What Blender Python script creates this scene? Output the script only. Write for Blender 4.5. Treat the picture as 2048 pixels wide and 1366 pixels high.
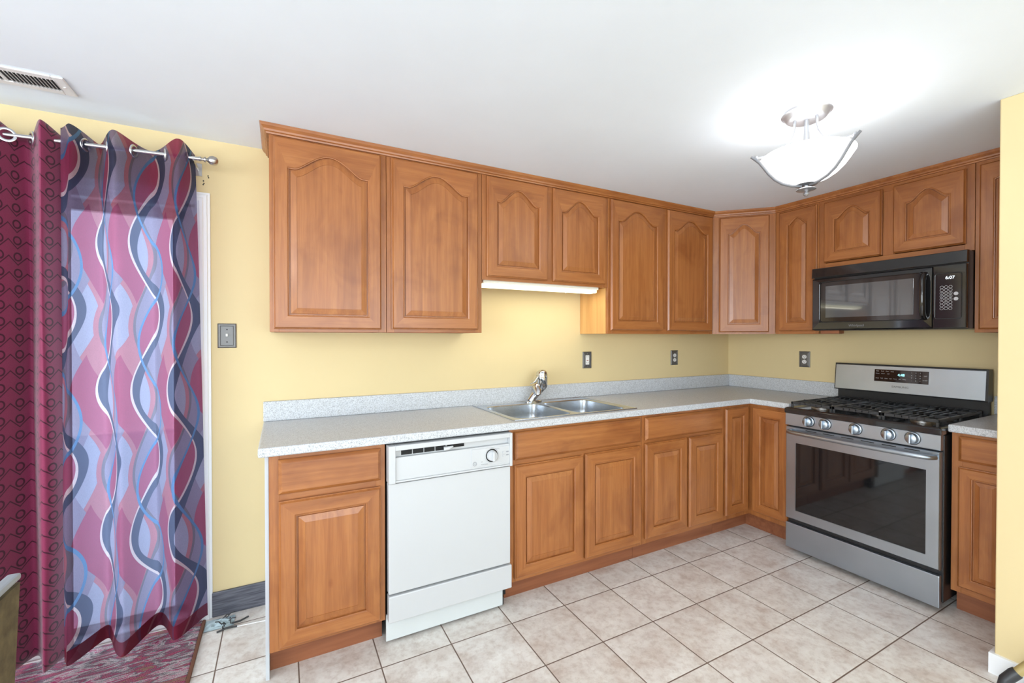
import bpy, bmesh, math, random
from mathutils import Vector, Matrix
PI = math.pi
random.seed(7)
for o in list(bpy.data.objects): bpy.data.objects.remove(o)
S = bpy.context.scene
COL = S.collection

# ------------------------------------------------------------------ camera
CAM = (-3.574, -2.5975, 1.346); YAW, PITCH, ROLL, FPX = 0.4844, 0.0092, 0.0003, 877.924
cd = bpy.data.cameras.new('camera'); cd.sensor_width = 36; cd.lens = 36*FPX/2048; cd.clip_start = .02
co = bpy.data.objects.new('camera', cd); COL.objects.link(co)
fw = Vector((math.sin(YAW)*math.cos(PITCH), math.cos(YAW)*math.cos(PITCH), -math.sin(PITCH)))
rt = Vector((math.cos(YAW), -math.sin(YAW), 0)); up = rt.cross(fw)
co.matrix_world = Matrix(((rt.x, up.x, -fw.x, CAM[0]), (rt.y, up.y, -fw.y, CAM[1]), (rt.z, up.z, -fw.z, CAM[2]), (0, 0, 0, 1)))
S.camera = co
# ------------------------------------------------------------------ exposure, sky, lights
S.view_settings.view_transform = 'Standard'; S.view_settings.look = 'None'
S.view_settings.gamma = 1; S.view_settings.exposure = -0.22
try: S.view_settings.use_curve_mapping = False
except Exception: pass
W = bpy.data.worlds.new('sky'); S.world = W; W.use_nodes = True
W.node_tree.nodes['Background'].inputs[0].default_value = (.74, .87, 1.0, 1)
W.node_tree.nodes['Background'].inputs[1].default_value = 5.0

def light(name, kind, loc, power, col=(1, 1, 1), size=.1, size_y=None, aim=None):
    l = bpy.data.lights.new(name, kind); l.energy = power; l.color = col
    if kind == 'AREA':
        l.size = size
        if size_y: l.shape = 'RECTANGLE'; l.size_y = size_y
    else: l.shadow_soft_size = size
    o = bpy.data.objects.new(name, l); COL.objects.link(o); o.location = loc
    if aim is not None: o.rotation_euler = (Vector(aim)-Vector(loc)).to_track_quat('-Z', 'Y').to_euler()
    return o
# daylight through the big window in the wall behind the camera, and the dining room's ceiling lamp
light('window_daylight', 'AREA', (-3.2, -5.82, 1.30), 58, (.84, .93, 1.0), 4.2, 1.7, aim=(-3.0, 0, 1.9))
light('dining_lamp', 'POINT', (-5.05, -3.1, 2.1), 29, (.92, .96, 1.0), .07)
light('added_side_fill', 'AREA', (-6.93, -3.2, 1.35), 155, (.84, .93, 1.0), 3.0, 1.6, aim=(0, -1.2, 1.5))  # added fill from the left, brightens the stove wall; no known source
light('kitchen_lamp', 'POINT', (-1.574, -1.511, 2.115), 1.7, (1.0, 1.0, 1.0), .06)
light('under_cabinet_tube', 'AREA', (-2.12, -.232, 1.638), 1.5, (1.0, .95, .80), .78, .07, aim=(-2.12, -.232, 0))

# ------------------------------------------------------------------ materials
def srgb(r, g, b):
    f = lambda c: (c/255/12.92) if c/255 <= .04045 else ((c/255+.055)/1.055)**2.4
    return (f(r), f(g), f(b), 1)
def mat(name, col=(.8, .8, .8, 1), rough=.5, metal=0, **kw):
    m = bpy.data.materials.new(name); m.use_nodes = True
    b = m.node_tree.nodes['Principled BSDF']
    b.inputs['Base Color'].default_value = col; b.inputs['Roughness'].default_value = rough; b.inputs['Metallic'].default_value = metal
    for k, v in kw.items(): b.inputs[k.replace('_', ' ')].default_value = v
    return m
def nd(m, t, **kw):
    n = m.node_tree.nodes.new(t)
    for k, v in kw.items():
        if hasattr(n, k): setattr(n, k, v)
        else: n.inputs[k].default_value = v
    return n
def ln(m, a, b): m.node_tree.links.new(a, b)
def bs(m): return m.node_tree.nodes['Principled BSDF']
def M_(m, op, a, b=None, c=None):
    n = nd(m, 'ShaderNodeMath', operation=op)
    for i, v in enumerate((a, b, c)):
        if v is None: continue
        if isinstance(v, (int, float)): n.inputs[i].default_value = v
        else: ln(m, v, n.inputs[i])
    return n.outputs[0]
def MIX(m, f, a, b, bt='MIX'):
    n = nd(m, 'ShaderNodeMix', data_type='RGBA', blend_type=bt)
    for i, v in ((0, f), (6, a), (7, b)):
        if isinstance(v, (int, float, tuple)): n.inputs[i].default_value = v
        else: ln(m, v, n.inputs[i])
    return n.outputs[2]
def RAMP(m, f, stops):
    n = nd(m, 'ShaderNodeValToRGB'); e = n.color_ramp.elements
    while len(e) < len(stops): e.new(.5)
    for i, (p, c) in enumerate(stops): e[i].position = p; e[i].color = c
    ln(m, f, n.inputs[0]); return n.outputs[0]
def OBJC(m, scale=(1, 1, 1), rnd=0):
    t = nd(m, 'ShaderNodeTexCoord'); mp = nd(m, 'ShaderNodeMapping'); mp.inputs['Scale'].default_value = scale
    if rnd:
        oi = nd(m, 'ShaderNodeObjectInfo'); c = nd(m, 'ShaderNodeCombineXYZ')
        r = M_(m, 'MULTIPLY', oi.outputs['Random'], rnd)
        for i in range(3): ln(m, r, c.inputs[i])
        a = nd(m, 'ShaderNodeVectorMath', operation='ADD'); ln(m, t.outputs['Object'], a.inputs[0]); ln(m, c.outputs[0], a.inputs[1])
        ln(m, a.outputs[0], mp.inputs[0])
    else: ln(m, t.outputs['Object'], mp.inputs[0])
    return mp.outputs[0]
def NOISE(m, vec, scale=5, detail=3, rough=.5, dist=0):
    n = nd(m, 'ShaderNodeTexNoise'); n.inputs['Scale'].default_value = scale; n.inputs['Detail'].default_value = detail
    n.inputs['Roughness'].default_value = rough; n.inputs['Distortion'].default_value = dist
    if vec is not None: ln(m, vec, n.inputs['Vector'])
    return n.outputs[0]
def BUMP(m, h, s=.2, d=.001):
    n = nd(m, 'ShaderNodeBump'); n.inputs['Strength'].default_value = s; n.inputs['Distance'].default_value = d
    ln(m, h, n.inputs['Height']); ln(m, n.outputs[0], bs(m).inputs['Normal'])

def wood(name, axis):
    m = mat(name, rough=.36, Coat_Weight=.28, Coat_Roughness=.22)
    sc = (34, 34, 1.6) if axis == 'z' else (1.6, 34, 34)
    g = NOISE(m, OBJC(m, sc, 9), 1.0, 4, .55, .8)
    bl = NOISE(m, OBJC(m, (1, 1, .6) if axis == 'z' else (.6, 1, 1), 17), 5.5, 3, .6, .6)
    fine = NOISE(m, OBJC(m, (220, 220, 9) if axis == 'z' else (9, 220, 220), 3), 1, 2, .6)
    c1 = RAMP(m, g, [(.25, srgb(144, 86, 42)), (.5, srgb(163, 101, 52)), (.78, srgb(177, 115, 62))])
    c2 = RAMP(m, bl, [(.28, srgb(214, 198, 188)), (.5, srgb(255, 255, 255)), (.8, srgb(255, 246, 238))])
    c = MIX(m, .7, c1, c2, 'MULTIPLY')
    c3 = RAMP(m, fine, [(.3, srgb(226, 214, 205)), (.6, (1, 1, 1, 1))])
    c = MIX(m, .45, c, c3, 'MULTIPLY')
    # a few small dark knots
    v = nd(m, 'ShaderNodeTexVoronoi'); v.inputs['Scale'].default_value = 2.6; ln(m, OBJC(m, (1, 1, .5), 31), v.inputs['Vector'])
    k = RAMP(m, v.outputs['Distance'], [(0.0, srgb(96, 58, 36)), (.022, srgb(214, 190, 172)), (.04, (1, 1, 1, 1))])
    c = MIX(m, .6, c, k, 'MULTIPLY')
    ln(m, c, bs(m).inputs['Base Color'])
    ln(m, M_(m, 'MULTIPLY_ADD', fine, .12, .30), bs(m).inputs['Roughness'])
    BUMP(m, fine, .12, .0006)
    return m
WV, WH = wood('maple_vertical', 'z'), wood('maple_horizontal', 'x')
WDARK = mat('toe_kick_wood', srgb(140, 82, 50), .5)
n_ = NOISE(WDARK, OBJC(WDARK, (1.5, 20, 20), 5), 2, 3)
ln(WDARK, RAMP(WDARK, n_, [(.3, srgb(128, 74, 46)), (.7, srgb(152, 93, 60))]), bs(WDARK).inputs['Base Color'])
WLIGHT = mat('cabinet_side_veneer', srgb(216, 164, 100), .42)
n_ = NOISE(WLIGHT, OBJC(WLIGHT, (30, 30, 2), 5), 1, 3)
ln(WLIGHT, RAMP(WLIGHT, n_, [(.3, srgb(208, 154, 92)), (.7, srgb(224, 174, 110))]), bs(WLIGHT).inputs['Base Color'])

def paint(name, col, var=.03, rough=.6):
    m = mat(name, col, rough)
    n = NOISE(m, OBJC(m), 1.7, 4, .6)
    a = tuple(max(0, c*(1-var*1.6)) for c in col[:3])+(1,); b = tuple(min(1, c*(1+var)) for c in col[:3])+(1,)
    ln(m, RAMP(m, n, [(.35, a), (.65, b)]), bs(m).inputs['Base Color'])
    BUMP(m, NOISE(m, OBJC(m), 60, 3), .12, .002)
    return m
YEL = paint('yellow_wall_paint', srgb(219, 198, 150), .012)
CEIL = paint('ceiling_white', srgb(236, 244, 252), .012, .8)
WHITE = mat('white_trim', srgb(236, 236, 236), .35)
DGREY = mat('dark_grey_baseboard', srgb(84, 85, 92), .45)
n_ = NOISE(DGREY, OBJC(DGREY, (3, 3, 40)), 3, 4)
ln(DGREY, RAMP(DGREY, n_, [(.35, srgb(66, 67, 76)), (.65, srgb(104, 104, 112))]), bs(DGREY).inputs['Base Color'])

def tile_mat():
    m = mat('beige_floor_tile', rough=.38)
    t = nd(m, 'ShaderNodeTexCoord'); sp = nd(m, 'ShaderNodeSeparateXYZ'); ln(m, t.outputs['Object'], sp.inputs[0])
    P = .3065
    def cell(o, off):
        q = M_(m, 'DIVIDE', M_(m, 'SUBTRACT', o, off), P)
        fr = M_(m, 'FRACT', q); d = M_(m, 'SUBTRACT', .5, M_(m, 'ABSOLUTE', M_(m, 'SUBTRACT', fr, .5)))
        return M_(m, 'FLOOR', q), M_(m, 'MULTIPLY', d, P)
    ix, dx = cell(sp.outputs[0], -.756); iy, dy = cell(sp.outputs[1], -.735)
    d = M_(m, 'MINIMUM', dx, dy)
    cid = nd(m, 'ShaderNodeCombineXYZ'); ln(m, ix, cid.inputs[0]); ln(m, iy, cid.inputs[1])
    wn = nd(m, 'ShaderNodeTexWhiteNoise', noise_dimensions='2D'); ln(m, cid.outputs[0], wn.inputs[0])
    off = nd(m, 'ShaderNodeVectorMath', operation='SCALE'); ln(m, wn.outputs['Color'], off.inputs[0]); off.inputs['Scale'].default_value = 9
    ad = nd(m, 'ShaderNodeVectorMath', operation='ADD'); ln(m, t.outputs['Object'], ad.inputs[0]); ln(m, off.outputs[0], ad.inputs[1])
    n1 = NOISE(m, ad.outputs[0], 6, 6, .62, .4); n2 = NOISE(m, ad.outputs[0], 34, 5, .7)
    c = RAMP(m, n1, [(.32, srgb(208, 194, 184)), (.48, srgb(226, 219, 212)), (.66, srgb(240, 236, 230))])
    c = MIX(m, .55, c, RAMP(m, n2, [(.34, srgb(214, 202, 194)), (.55, (1, 1, 1, 1))]), 'MULTIPLY')
    c = MIX(m, .5, c, RAMP(m, wn.outputs[0], [(0, srgb(240, 236, 232)), (1, (1, 1, 1, 1))]), 'MULTIPLY')
    g = M_(m, 'LESS_THAN', d, .0026)
    c = MIX(m, g, c, srgb(112, 92, 80))
    ln(m, c, bs(m).inputs['Base Color'])
    ln(m, M_(m, 'MULTIPLY_ADD', g, .4, .36), bs(m).inputs['Roughness'])
    h = M_(m, 'MINIMUM', M_(m, 'MULTIPLY', d, 180), 1)
    BUMP(m, M_(m, 'MULTIPLY_ADD', n2, .15, h), .35, .002)
    return m
TILE = tile_mat()
def laminate():
    m = mat('grey_speckled_laminate', rough=.33)
    a = NOISE(m, OBJC(m), 260, 2, .6); b = NOISE(m, OBJC(m), 120, 3, .7)
    c = RAMP(m, a, [(.36, srgb(158, 160, 163)), (.46, srgb(200, 202, 204)), (.62, srgb(207, 209, 212)), (.70, srgb(226, 228, 230))])
    c = MIX(m, .6, c, RAMP(m, b, [(.35, srgb(222, 220, 218)), (.55, (1, 1, 1, 1))]), 'MULTIPLY')
    ln(m, c, bs(m).inputs['Base Color']); return m
LAM = laminate()
def steel(name, axis, col=(.46, .52, .59, 1), r=.33):
    m = mat(name, col, r, 1)
    sc = (2, 300, 300) if axis == 'x' else (300, 300, 2)
    n = NOISE(m, OBJC(m, sc), 1, 2); ln(m, M_(m, 'MULTIPLY_ADD', n, .04, r-.02), bs(m).inputs['Roughness'])
    sm = NOISE(m, OBJC(m, (1, 1, 1)), 4, 3)
    ln(m, RAMP(m, sm, [(.3, tuple(c*.88 for c in col[:3])+(1,)), (.7, col)]), bs(m).inputs['Base Color'])
    return m
SS = steel('brushed_stainless', 'x'); SINKM = steel('sink_stainless', 'x', (.56, .59, .63, 1), .24)
CHROME = mat('chrome', (.60, .61, .63, 1), .10, 1)
NICKEL = mat('brushed_nickel', (.50, .48, .46, 1), .3, 1)
LAMPMETAL = mat('satin_silver_lamp_metal', (.42, .42, .44, 1), .35, .8)
ARMBACKLIT = mat('backlit_lamp_arm', (.20, .20, .21, 1), .5, .3)  # lower arms: backlit darkness against the bowl put into the metal colour
BLACK = mat('gloss_black', (.012, .012, .013, 1), .12, 0, Coat_Weight=.5, Coat_Roughness=.05)
BLACKGL = mat('black_oven_glass', (.008, .008, .009, 1), .05, 0, Coat_Weight=.3)
MWGL = mat('microwave_window_glass', (.085, .09, .095, 1), .06, 0, Coat_Weight=.8, Coat_Roughness=.03)
SATINBLK = mat('satin_black', (.018, .018, .019, 1), .32)
IRON = mat('cast_iron', (.035, .036, .038, 1), .33)
DARK = mat('dark_gap', (.01, .01, .01, 1), .8)
DWW = mat('appliance_white', srgb(198, 199, 200), .28)
DWG = mat('appliance_grey_print', srgb(150, 152, 156), .5)
DWK = mat('kick_plate_white', srgb(206, 210, 210), .4)
PRINT = mat('silver_print', srgb(190, 190, 192), .4)
def emit(name, col, s):
    m = mat(name, (0, 0, 0, 1)); b = bs(m); b.inputs['Emission Color'].default_value = col; b.inputs['Emission Strength'].default_value = s; return m
LED = emit('cyan_display', (.35, .95, 1, 1), 3.0)
LEDW = emit('white_display', (.85, .95, 1, 1), 3.0)
TUBE = emit('fluorescent_diffuser', (1.0, .93, .60, 1), 3.2)
BOWL = mat('frosted_glass_bowl', (.75, .75, .75, 1), .3)
bs(BOWL).inputs['Emission Color'].default_value = (1, .99, .97, 1); bs(BOWL).inputs['Emission Strength'].default_value = 5
GLASS = mat('door_glass', (1, 1, 1, 1), .02)
_t = nd(GLASS, 'ShaderNodeBsdfTransparent'); _g = nd(GLASS, 'ShaderNodeBsdfGlossy'); _g.inputs['Roughness'].default_value = .02
_x = nd(GLASS, 'ShaderNodeMixShader'); _x.inputs[0].default_value = .015
ln(GLASS, _t.outputs[0], _x.inputs[1]); ln(GLASS, _g.outputs[0], _x.inputs[2]); ln(GLASS, _x.outputs[0], GLASS.node_tree.nodes['Material Output'].inputs[0])
PEWTER = mat('pewter_plate', (.17, .165, .16, 1), .42, .7)
BISC = mat('outlet_white', srgb(226, 224, 220), .4)

# ------------------------------------------------------------------ mesh builder
class MB:
    def __init__(s): s.v = []; s.f = []; s.m = []; s.s = []; s.uv = None
    def add(s, vs, fs, mi=0, sm=False, T=None):
        b = len(s.v)
        s.v += [tuple(T @ Vector(p)) if T is not None else tuple(p) for p in vs]
        for f in fs: s.f.append([b+i for i in f]); s.m.append(mi); s.s.append(sm)
        return s
    def box(s, x0, x1, y0, y1, z0, z1, mi=0, T=None):
        if x0 > x1: x0, x1 = x1, x0
        if y0 > y1: y0, y1 = y1, y0
        if z0 > z1: z0, z1 = z1, z0
        v = [(x, y, z) for z in (z0, z1) for y in (y0, y1) for x in (x0, x1)]
        return s.add(v, [(0, 2, 3, 1), (4, 5, 7, 6), (0, 1, 5, 4), (2, 6, 7, 3), (0, 4, 6, 2), (1, 3, 7, 5)], mi, False, T)
    def loops(s, L, cap0=False, cap1=False, mi=0, sm=False, closed=True, T=None):
        n = len(L[0]); v = [p for l in L for p in l]; f = []
        for k in range(len(L)-1):
            for i in range(n if closed else n-1):
                j = (i+1) % n; f.append((k*n+i, k*n+j, (k+1)*n+j, (k+1)*n+i))
        s.add(v, f, mi, sm, T)
        if cap0: s.add(L[0], [tuple(range(n))[::-1]], mi, False, T)
        if cap1: s.add(L[-1], [tuple(range(n))], mi, False, T)
        return s
    def tube(s, path, r, n=10, mi=0, caps=True, sm=True, flat=None):
        path = [Vector(p) for p in path]; rs = r if isinstance(r, (list, tuple)) else [r]*len(path)
        L = []; prev = None
        for i, p in enumerate(path):
            t = (path[min(i+1, len(path)-1)]-path[max(i-1, 0)]).normalized()
            if prev is None:
                a = Vector((0, 0, 1)) if abs(t.z) < .9 else Vector((1, 0, 0)); u = t.cross(a).normalized()
            else: u = (prev-t*prev.dot(t)).normalized()
            prev = u; w = t.cross(u)
            L.append([tuple(p+u*math.cos(2*PI*k/n)*rs[i]+w*math.sin(2*PI*k/n)*rs[i]*(flat or 1)) for k in range(n)])
        return s.loops(L, caps, caps, mi, sm)
    def lathe(s, prof, c=(0, 0, 0), n=32, mi=0, T=None, sm=True, caps=(False, False)):
        L = [[(c[0]+r*math.cos(2*PI*k/n), c[1]+r*math.sin(2*PI*k/n), c[2]+z) for k in range(n)] for r, z in prof]
        return s.loops(L, caps[0], caps[1], mi, sm, True, T)
    def cyl(s, c, r, h, axis='z', n=24, mi=0, r2=None):
        R = {'z': Matrix(), 'y': Matrix.Rotation(PI/2, 4, 'X'), 'x': Matrix.Rotation(PI/2, 4, 'Y')}[axis]
        T = Matrix.Translation(c) @ R; r2 = r if r2 is None else r2
        L = [[(q*math.cos(2*PI*k/n), q*math.sin(2*PI*k/n), z) for k in range(n)] for q, z in ((r, -h/2), (r2, h/2))]
        return s.loops(L, True, True, mi, False, True, T)
    def build(s, name, mats, parent=None, loc=(0, 0, 0), rot=(0, 0, 0), org=(0, 0, 0), bevel=0, seg=2, smooth=False, weld=False):
        me = bpy.data.meshes.new(name)
        me.from_pydata([(x-org[0], y-org[1], z-org[2]) for x, y, z in s.v], [], s.f)
        for m in (mats if isinstance(mats, (list, tuple)) else [mats]): me.materials.append(m)
        for p, mi, sm in zip(me.polygons, s.m, s.s): p.material_index = mi; p.use_smooth = sm or smooth
        if s.uv:
            u = me.uv_layers.new(name='UVMap')
            for l in me.loops: u.data[l.index].uv = s.uv[l.vertex_index]
        bm = bmesh.new(); bm.from_mesh(me)
        if weld: bmesh.ops.remove_doubles(bm, verts=bm.verts, dist=1e-6)
        bmesh.ops.recalc_face_normals(bm, faces=bm.faces)
        for e in bm.edges:
            if len(e.link_faces) == 2 and e.calc_face_angle(0) > .75: e.smooth = False
        bm.to_mesh(me); bm.free()
        o = bpy.data.objects.new(name, me); COL.objects.link(o)
        o.location = loc; o.rotation_euler = rot
        if parent is not None: o.parent = parent
        if bevel:
            b = o.modifiers.new('bevel', 'BEVEL'); b.width = bevel; b.segments = seg; b.limit_method = 'ANGLE'; b.angle_limit = .6
        return o
def tag(o, label, cat, group=None):
    o['label'] = label; o['category'] = cat
    if group: o['group'] = group
    return o
def struct(name, mb, m, **k):
    o = mb.build(name, m, **k); o['kind'] = 'structure'; return o
# runs: 'back' x along the back wall, 'right' local X = -world y, local Y = world x
class Thing:
    def __init__(s, name, label, cat, org, ang=0, frame=(0, 0), group=None):
        s.org = org; s.ang = ang
        s.root = bpy.data.objects.new(name, None); COL.objects.link(s.root); s.root.empty_display_size = .05
        c, q = math.cos(ang), math.sin(ang)
        s.root.location = (frame[0]+org[0]*c-org[1]*q, frame[1]+org[0]*q+org[1]*c, org[2]); s.root.rotation_euler = (0, 0, ang)
        tag(s.root, label, cat, group)
    def part(s, name, mb, m, label=None, **k):
        o = mb.build(name, m, s.root, org=s.org, **k)
        if label: o['label'] = label
        return o
def sub(parent, T, name, mb, m, label=None, **k):
    o = mb.build(name, m, parent, org=Vector(T.org)+Vector(parent.location), **k)
    if label: o['label'] = label
    return o
RIGHT = -PI/2
def text(parent, body, size, m, loc, rot=(PI/2, 0, 0), name='lettering', ext=.0003, align='CENTER', sx=1):
    cu = bpy.data.curves.new('t', 'FONT'); cu.body = body; cu.size = size; cu.align_x = align; cu.align_y = 'CENTER'; cu.extrude = ext
    t = bpy.data.objects.new('t', cu); COL.objects.link(t)
    bpy.context.view_layer.update()
    me = bpy.data.meshes.new_from_object(t.evaluated_get(bpy.context.evaluated_depsgraph_get()))
    bpy.data.objects.remove(t)
    me.materials.clear(); me.materials.append(m)
    o = bpy.data.objects.new(name, me); COL.objects.link(o); o.parent = parent; o.location = loc; o.rotation_euler = rot; o.scale = (sx, 1, 1)
    return o

# ------------------------------------------------------------------ the room
FZ, CZ = -.033, 2.312
XW, YF, PX, PY = -7.0, -6.0, -.985, -1.935         # left wall, front wall, the projecting wall at the right
DX0, DX1, DZ = -5.95, -3.94, 2.0                  # patio door opening in the back wall
struct('floor', MB().box(XW-.2, .2, YF-.2, .2, FZ-.1, FZ), TILE)
struct('ceiling', MB().box(XW-.2, .2, YF-.2, .2, CZ, CZ+.1), CEIL)
w = MB(); w.box(DX1, .2, 0, .15, FZ, CZ); w.box(XW, DX0, 0, .15, FZ, CZ); w.box(DX0, DX1, 0, .15, DZ, CZ)
struct('wall_back', w, YEL)
struct('wall_right', MB().box(0, .15, PY, 0, FZ, CZ), YEL)
struct('wall_right_projection', MB().box(PX, .15, YF, PY, FZ, CZ), YEL, bevel=.004)
w = MB(); w.box(XW-.15, XW, YF, -4.8, FZ, CZ); w.box(XW-.15, XW, -1.6, .15, FZ, CZ); w.box(XW-.15, XW, -4.8, -1.6, FZ, .5); w.box(XW-.15, XW, -4.8, -1.6, 2.2, CZ)
struct('wall_left', w, YEL)
wf = MB()
for y in (-4.8, -3.23, -1.66): wf.box(XW-.12, XW-.06, y, y+.06, .5, 2.2)
wf.box(XW-.12, XW-.06, -4.8, -1.6, .5, .56); wf.box(XW-.12, XW-.06, -4.8, -1.6, 2.14, 2.2)
struct('added_side_window', wf, WHITE)  # unseen window, added in the left wall to go with the side fill
w = MB(); w.box(XW, -5.4, YF-.15, YF, FZ, CZ); w.box(-1.0, .15, YF-.15, YF, FZ, CZ)
w.box(-5.4, -1.0, YF-.15, YF, FZ, .45); w.box(-5.4, -1.0, YF-.15, YF, 2.2, CZ)
struct('wall_front', w, YEL)
wf = MB()
for x in (-5.4, -3.96, -2.5, -1.06): wf.box(x, x+.06, YF-.1, YF-.04, .45, 2.2)
wf.box(-5.4, -1, YF-.1, YF-.04, .45, .51); wf.box(-5.4, -1, YF-.1, YF-.04, 2.14, 2.2)
struct('window_1', wf, WHITE)
# baseboards
struct('baseboard_back', MB().box(-3.88, -3.646, -.014, 0, FZ, .088), DGREY, bevel=.004)
b = MB(); b.box(PX-.014, PX, YF, PY+.014, FZ, .05); b.box(PX, -.64, PY, PY+.014, FZ, .05)
struct('baseboard_right', b, WHITE)
# patio door: casing with stepped moulding, frame, two glass leaves
prof = [(0, 0), (0, .010), (.010, .012), (.013, .018), (.026, .018), (.030, .023), (.042, .022), (.046, .014), (.060, .011), (.062, 0)]
cas = MB(); L = []
for X, Z, sx, sz in ((-3.878, FZ, -1, 0), (-3.878, 2.049, -1, -1), (-6.01, 2.049, 1, -1), (-6.01, FZ, 1, 0)):
    L.append([(X+sx*o, -d, Z+sz*o) for o, d in prof])
cas.loops(L, True, True)
struct('trim_1', cas, WHITE)
fr = MB()
fr.box(DX0, DX0+.04, .0, .13, FZ, DZ); fr.box(DX1-.04, DX1, .0, .13, FZ, DZ); fr.box(DX0, DX1, .0, .13, DZ-.03, DZ); fr.box(DX0, DX1, .0, .13, FZ, FZ+.025)
for x0, x1, y in ((-5.91, -4.93, .03), (-5.0, -3.98, .075)):
    fr.box(x0, x0+.06, y, y+.035, FZ+.025, DZ-.03); fr.box(x1-.06, x1, y, y+.035, FZ+.025, DZ-.03)
    fr.box(x0, x1, y, y+.035, DZ-.075, DZ-.03); fr.box(x0, x1, y, y+.035, FZ+.025, FZ+.06)
dr = struct('door_1', fr, WHITE, bevel=.002)
gl = MB()
for x0, x1, y in ((-5.85, -4.99, .045), (-4.94, -4.04, .09)): gl.box(x0, x1, y, y+.005, FZ+.06, DZ-.075)
gl.build('glass_pane', GLASS, dr)
# snowy ground outside the door
SNOW = mat('pale_patio', srgb(226, 232, 240), .8)
struct('patio_ground', MB().box(-9, -1, .16, 6, FZ-.16, FZ-.06), SNOW)
# crown moulding along the wall cabinets
def sweep(path, prof, closed=False):
    """path: plan points; prof: (out, z); out is to the right-hand normal (towards the room)"""
    L = []
    for i, p in enumerate(path):
        p = Vector(p); ns = []
        if i > 0: d = (p-Vector(path[i-1])).normalized(); ns.append(Vector((d.y, -d.x)))
        if i < len(path)-1: d = (Vector(path[i+1])-p).normalized(); ns.append(Vector((d.y, -d.x)))
        n = sum(ns, Vector((0, 0)))/len(ns); n = n/n.length_squared
        L.append([(p.x+n.x*o, p.y+n.y*o, z) for o, z in prof])
    m = MB(); k = len(prof)
    m.loops(L, True, True); return m
crown = sweep([(-3.62, -.001), (-3.62, -.305), (-.61, -.305), (-.305, -.61), (-.305, PY+.005)],
              [(0, 2.272), (.010, 2.272), (.012, 2.279), (.018, 2.282), (.020, 2.290), (.030, 2.300), (.036, 2.3115), (0, 2.3115)])
struct('trim_2', crown, WH)

# ------------------------------------------------------------------ cabinet doors and fronts
def door_meshes(w, h, arch, t=.02, st=.058, ins=None):
    """front faces -Y, lower left corner at origin, back plane at y=0"""
    N = 36
    rise = min(.080, (w-2*st)*.30) if arch else 0
    def ztop(x, d):
        # cathedral curve on opening [st, w-st]
        if not arch: return h-st-d
        def fz(xx):
            q = abs((xx-st)/(w-2*st)-.5)*2
            return rise*(.5+.5*math.cos(PI*min(1, q/.82)))**.68
        sl = min(1.6, abs(fz(x+.001)-fz(x-.001))/.002)
        return h-st-rise+.002+fz(x)-d*math.sqrt(1+sl*sl*.8)
    def loop(x0, x1, z0, zt, y):
        L = []
        for i in range(N+1): L.append((x0+(x1-x0)*i/N, y, z0))
        for i in range(N, -1, -1):
            x = x0+(x1-x0)*i/N; L.append((x, y, zt(x)))
        return L
    rect = lambda d, y: loop(d, w-d, d, lambda x: h-d, y)
    def op(d, y):
        z = lambda x: ztop(x, d)
        return loop(st+d, w-st-d, st+d, z, y)
    A, B, C_, D = rect(0, 0), rect(0, -(t-.010)), rect(.008, -t), op(0, -t)
    fm = MB(); n = len(A)
    L = [A, B, rect(.003, -(t-.008)), C_, D, op(.003, -t+.003), op(.006, -t+.0035), op(.007, -t+.013)]
    for k in range(len(L)-1):
        for i in range(n):
            j = (i+1) % n
            a, b2, c, d2 = L[k][i], L[k][j], L[k+1][j], L[k+1][i]
            horiz = (i < N) or (N < i < 2*N+1)
            fm.add([a, b2, c, d2], [(0, 1, 2, 3)], 1 if (horiz and k in (3, 4)) else 0)
    # back
    fm.add([(0, 0, 0), (w, 0, 0), (w, 0, h), (0, 0, h)], [(0, 1, 2, 3)], 0)
    pm = MB()
    rb = min(.030, (w-2*st)*.20)
    P = [op(.007, -t+.013), op(.0125, -t+.013), op(.0135, -t+.008), op(.012+rb*.9, -t+.0015), op(.0125+rb*.9, -t+.0035), op(.014+rb, -t+.0035)]
    for k in range(len(P)-1):
        for i in range(n):
            j = (i+1) % n; pm.add([P[k][i], P[k][j], P[k+1][j], P[k+1][i]], [(0, 1, 2, 3)])
    last = P[-1]
    for i in range(N):
        pm.add([last[i], last[i+1], last[2*N+1-(i+1)], last[2*N+1-i]], [(0, 1, 2, 3)])
    return fm, pm
def add_door(T, X0, X1, Z0, Z1, Y, arch, rotz=0, at=None, label=None):
    """Y = plane of the face frame; the door is proud of it"""
    fm, pm = door_meshes(X1-X0, Z1-Z0, arch, st=min(.058, (X1-X0)*.235))
    o = Vector((X0, Y, Z0))-Vector(T.org) if at is None else Vector(at)-Vector(T.org)
    o += Vector((math.sin(rotz), -math.cos(rotz), 0))*.0025
    d = fm.build('door', [WV, WH], T.root, loc=o, rot=(0, 0, rotz), weld=True)
    pm.build('raised_panel', WV, d, weld=True)
    if label: d['label'] = label
    return d
def add_drawer(T, X0, X1, Z0, Z1, Y, name='drawer_front'):
    w, h = X1-X0, Z1-Z0
    R = lambda d, y: [(d, y, d), (w-d, y, d), (w-d, y, h-d), (d, y, h-d)]
    m = MB(); m.loops([R(0, 0), R(0, -.008), R(.004, -.012), R(.012, -.019), R(.014, -.02)], True, True)
    return m.build(name, WH, T.root, loc=Vector((X0, Y-.0025, Z0))-Vector(T.org))
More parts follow.
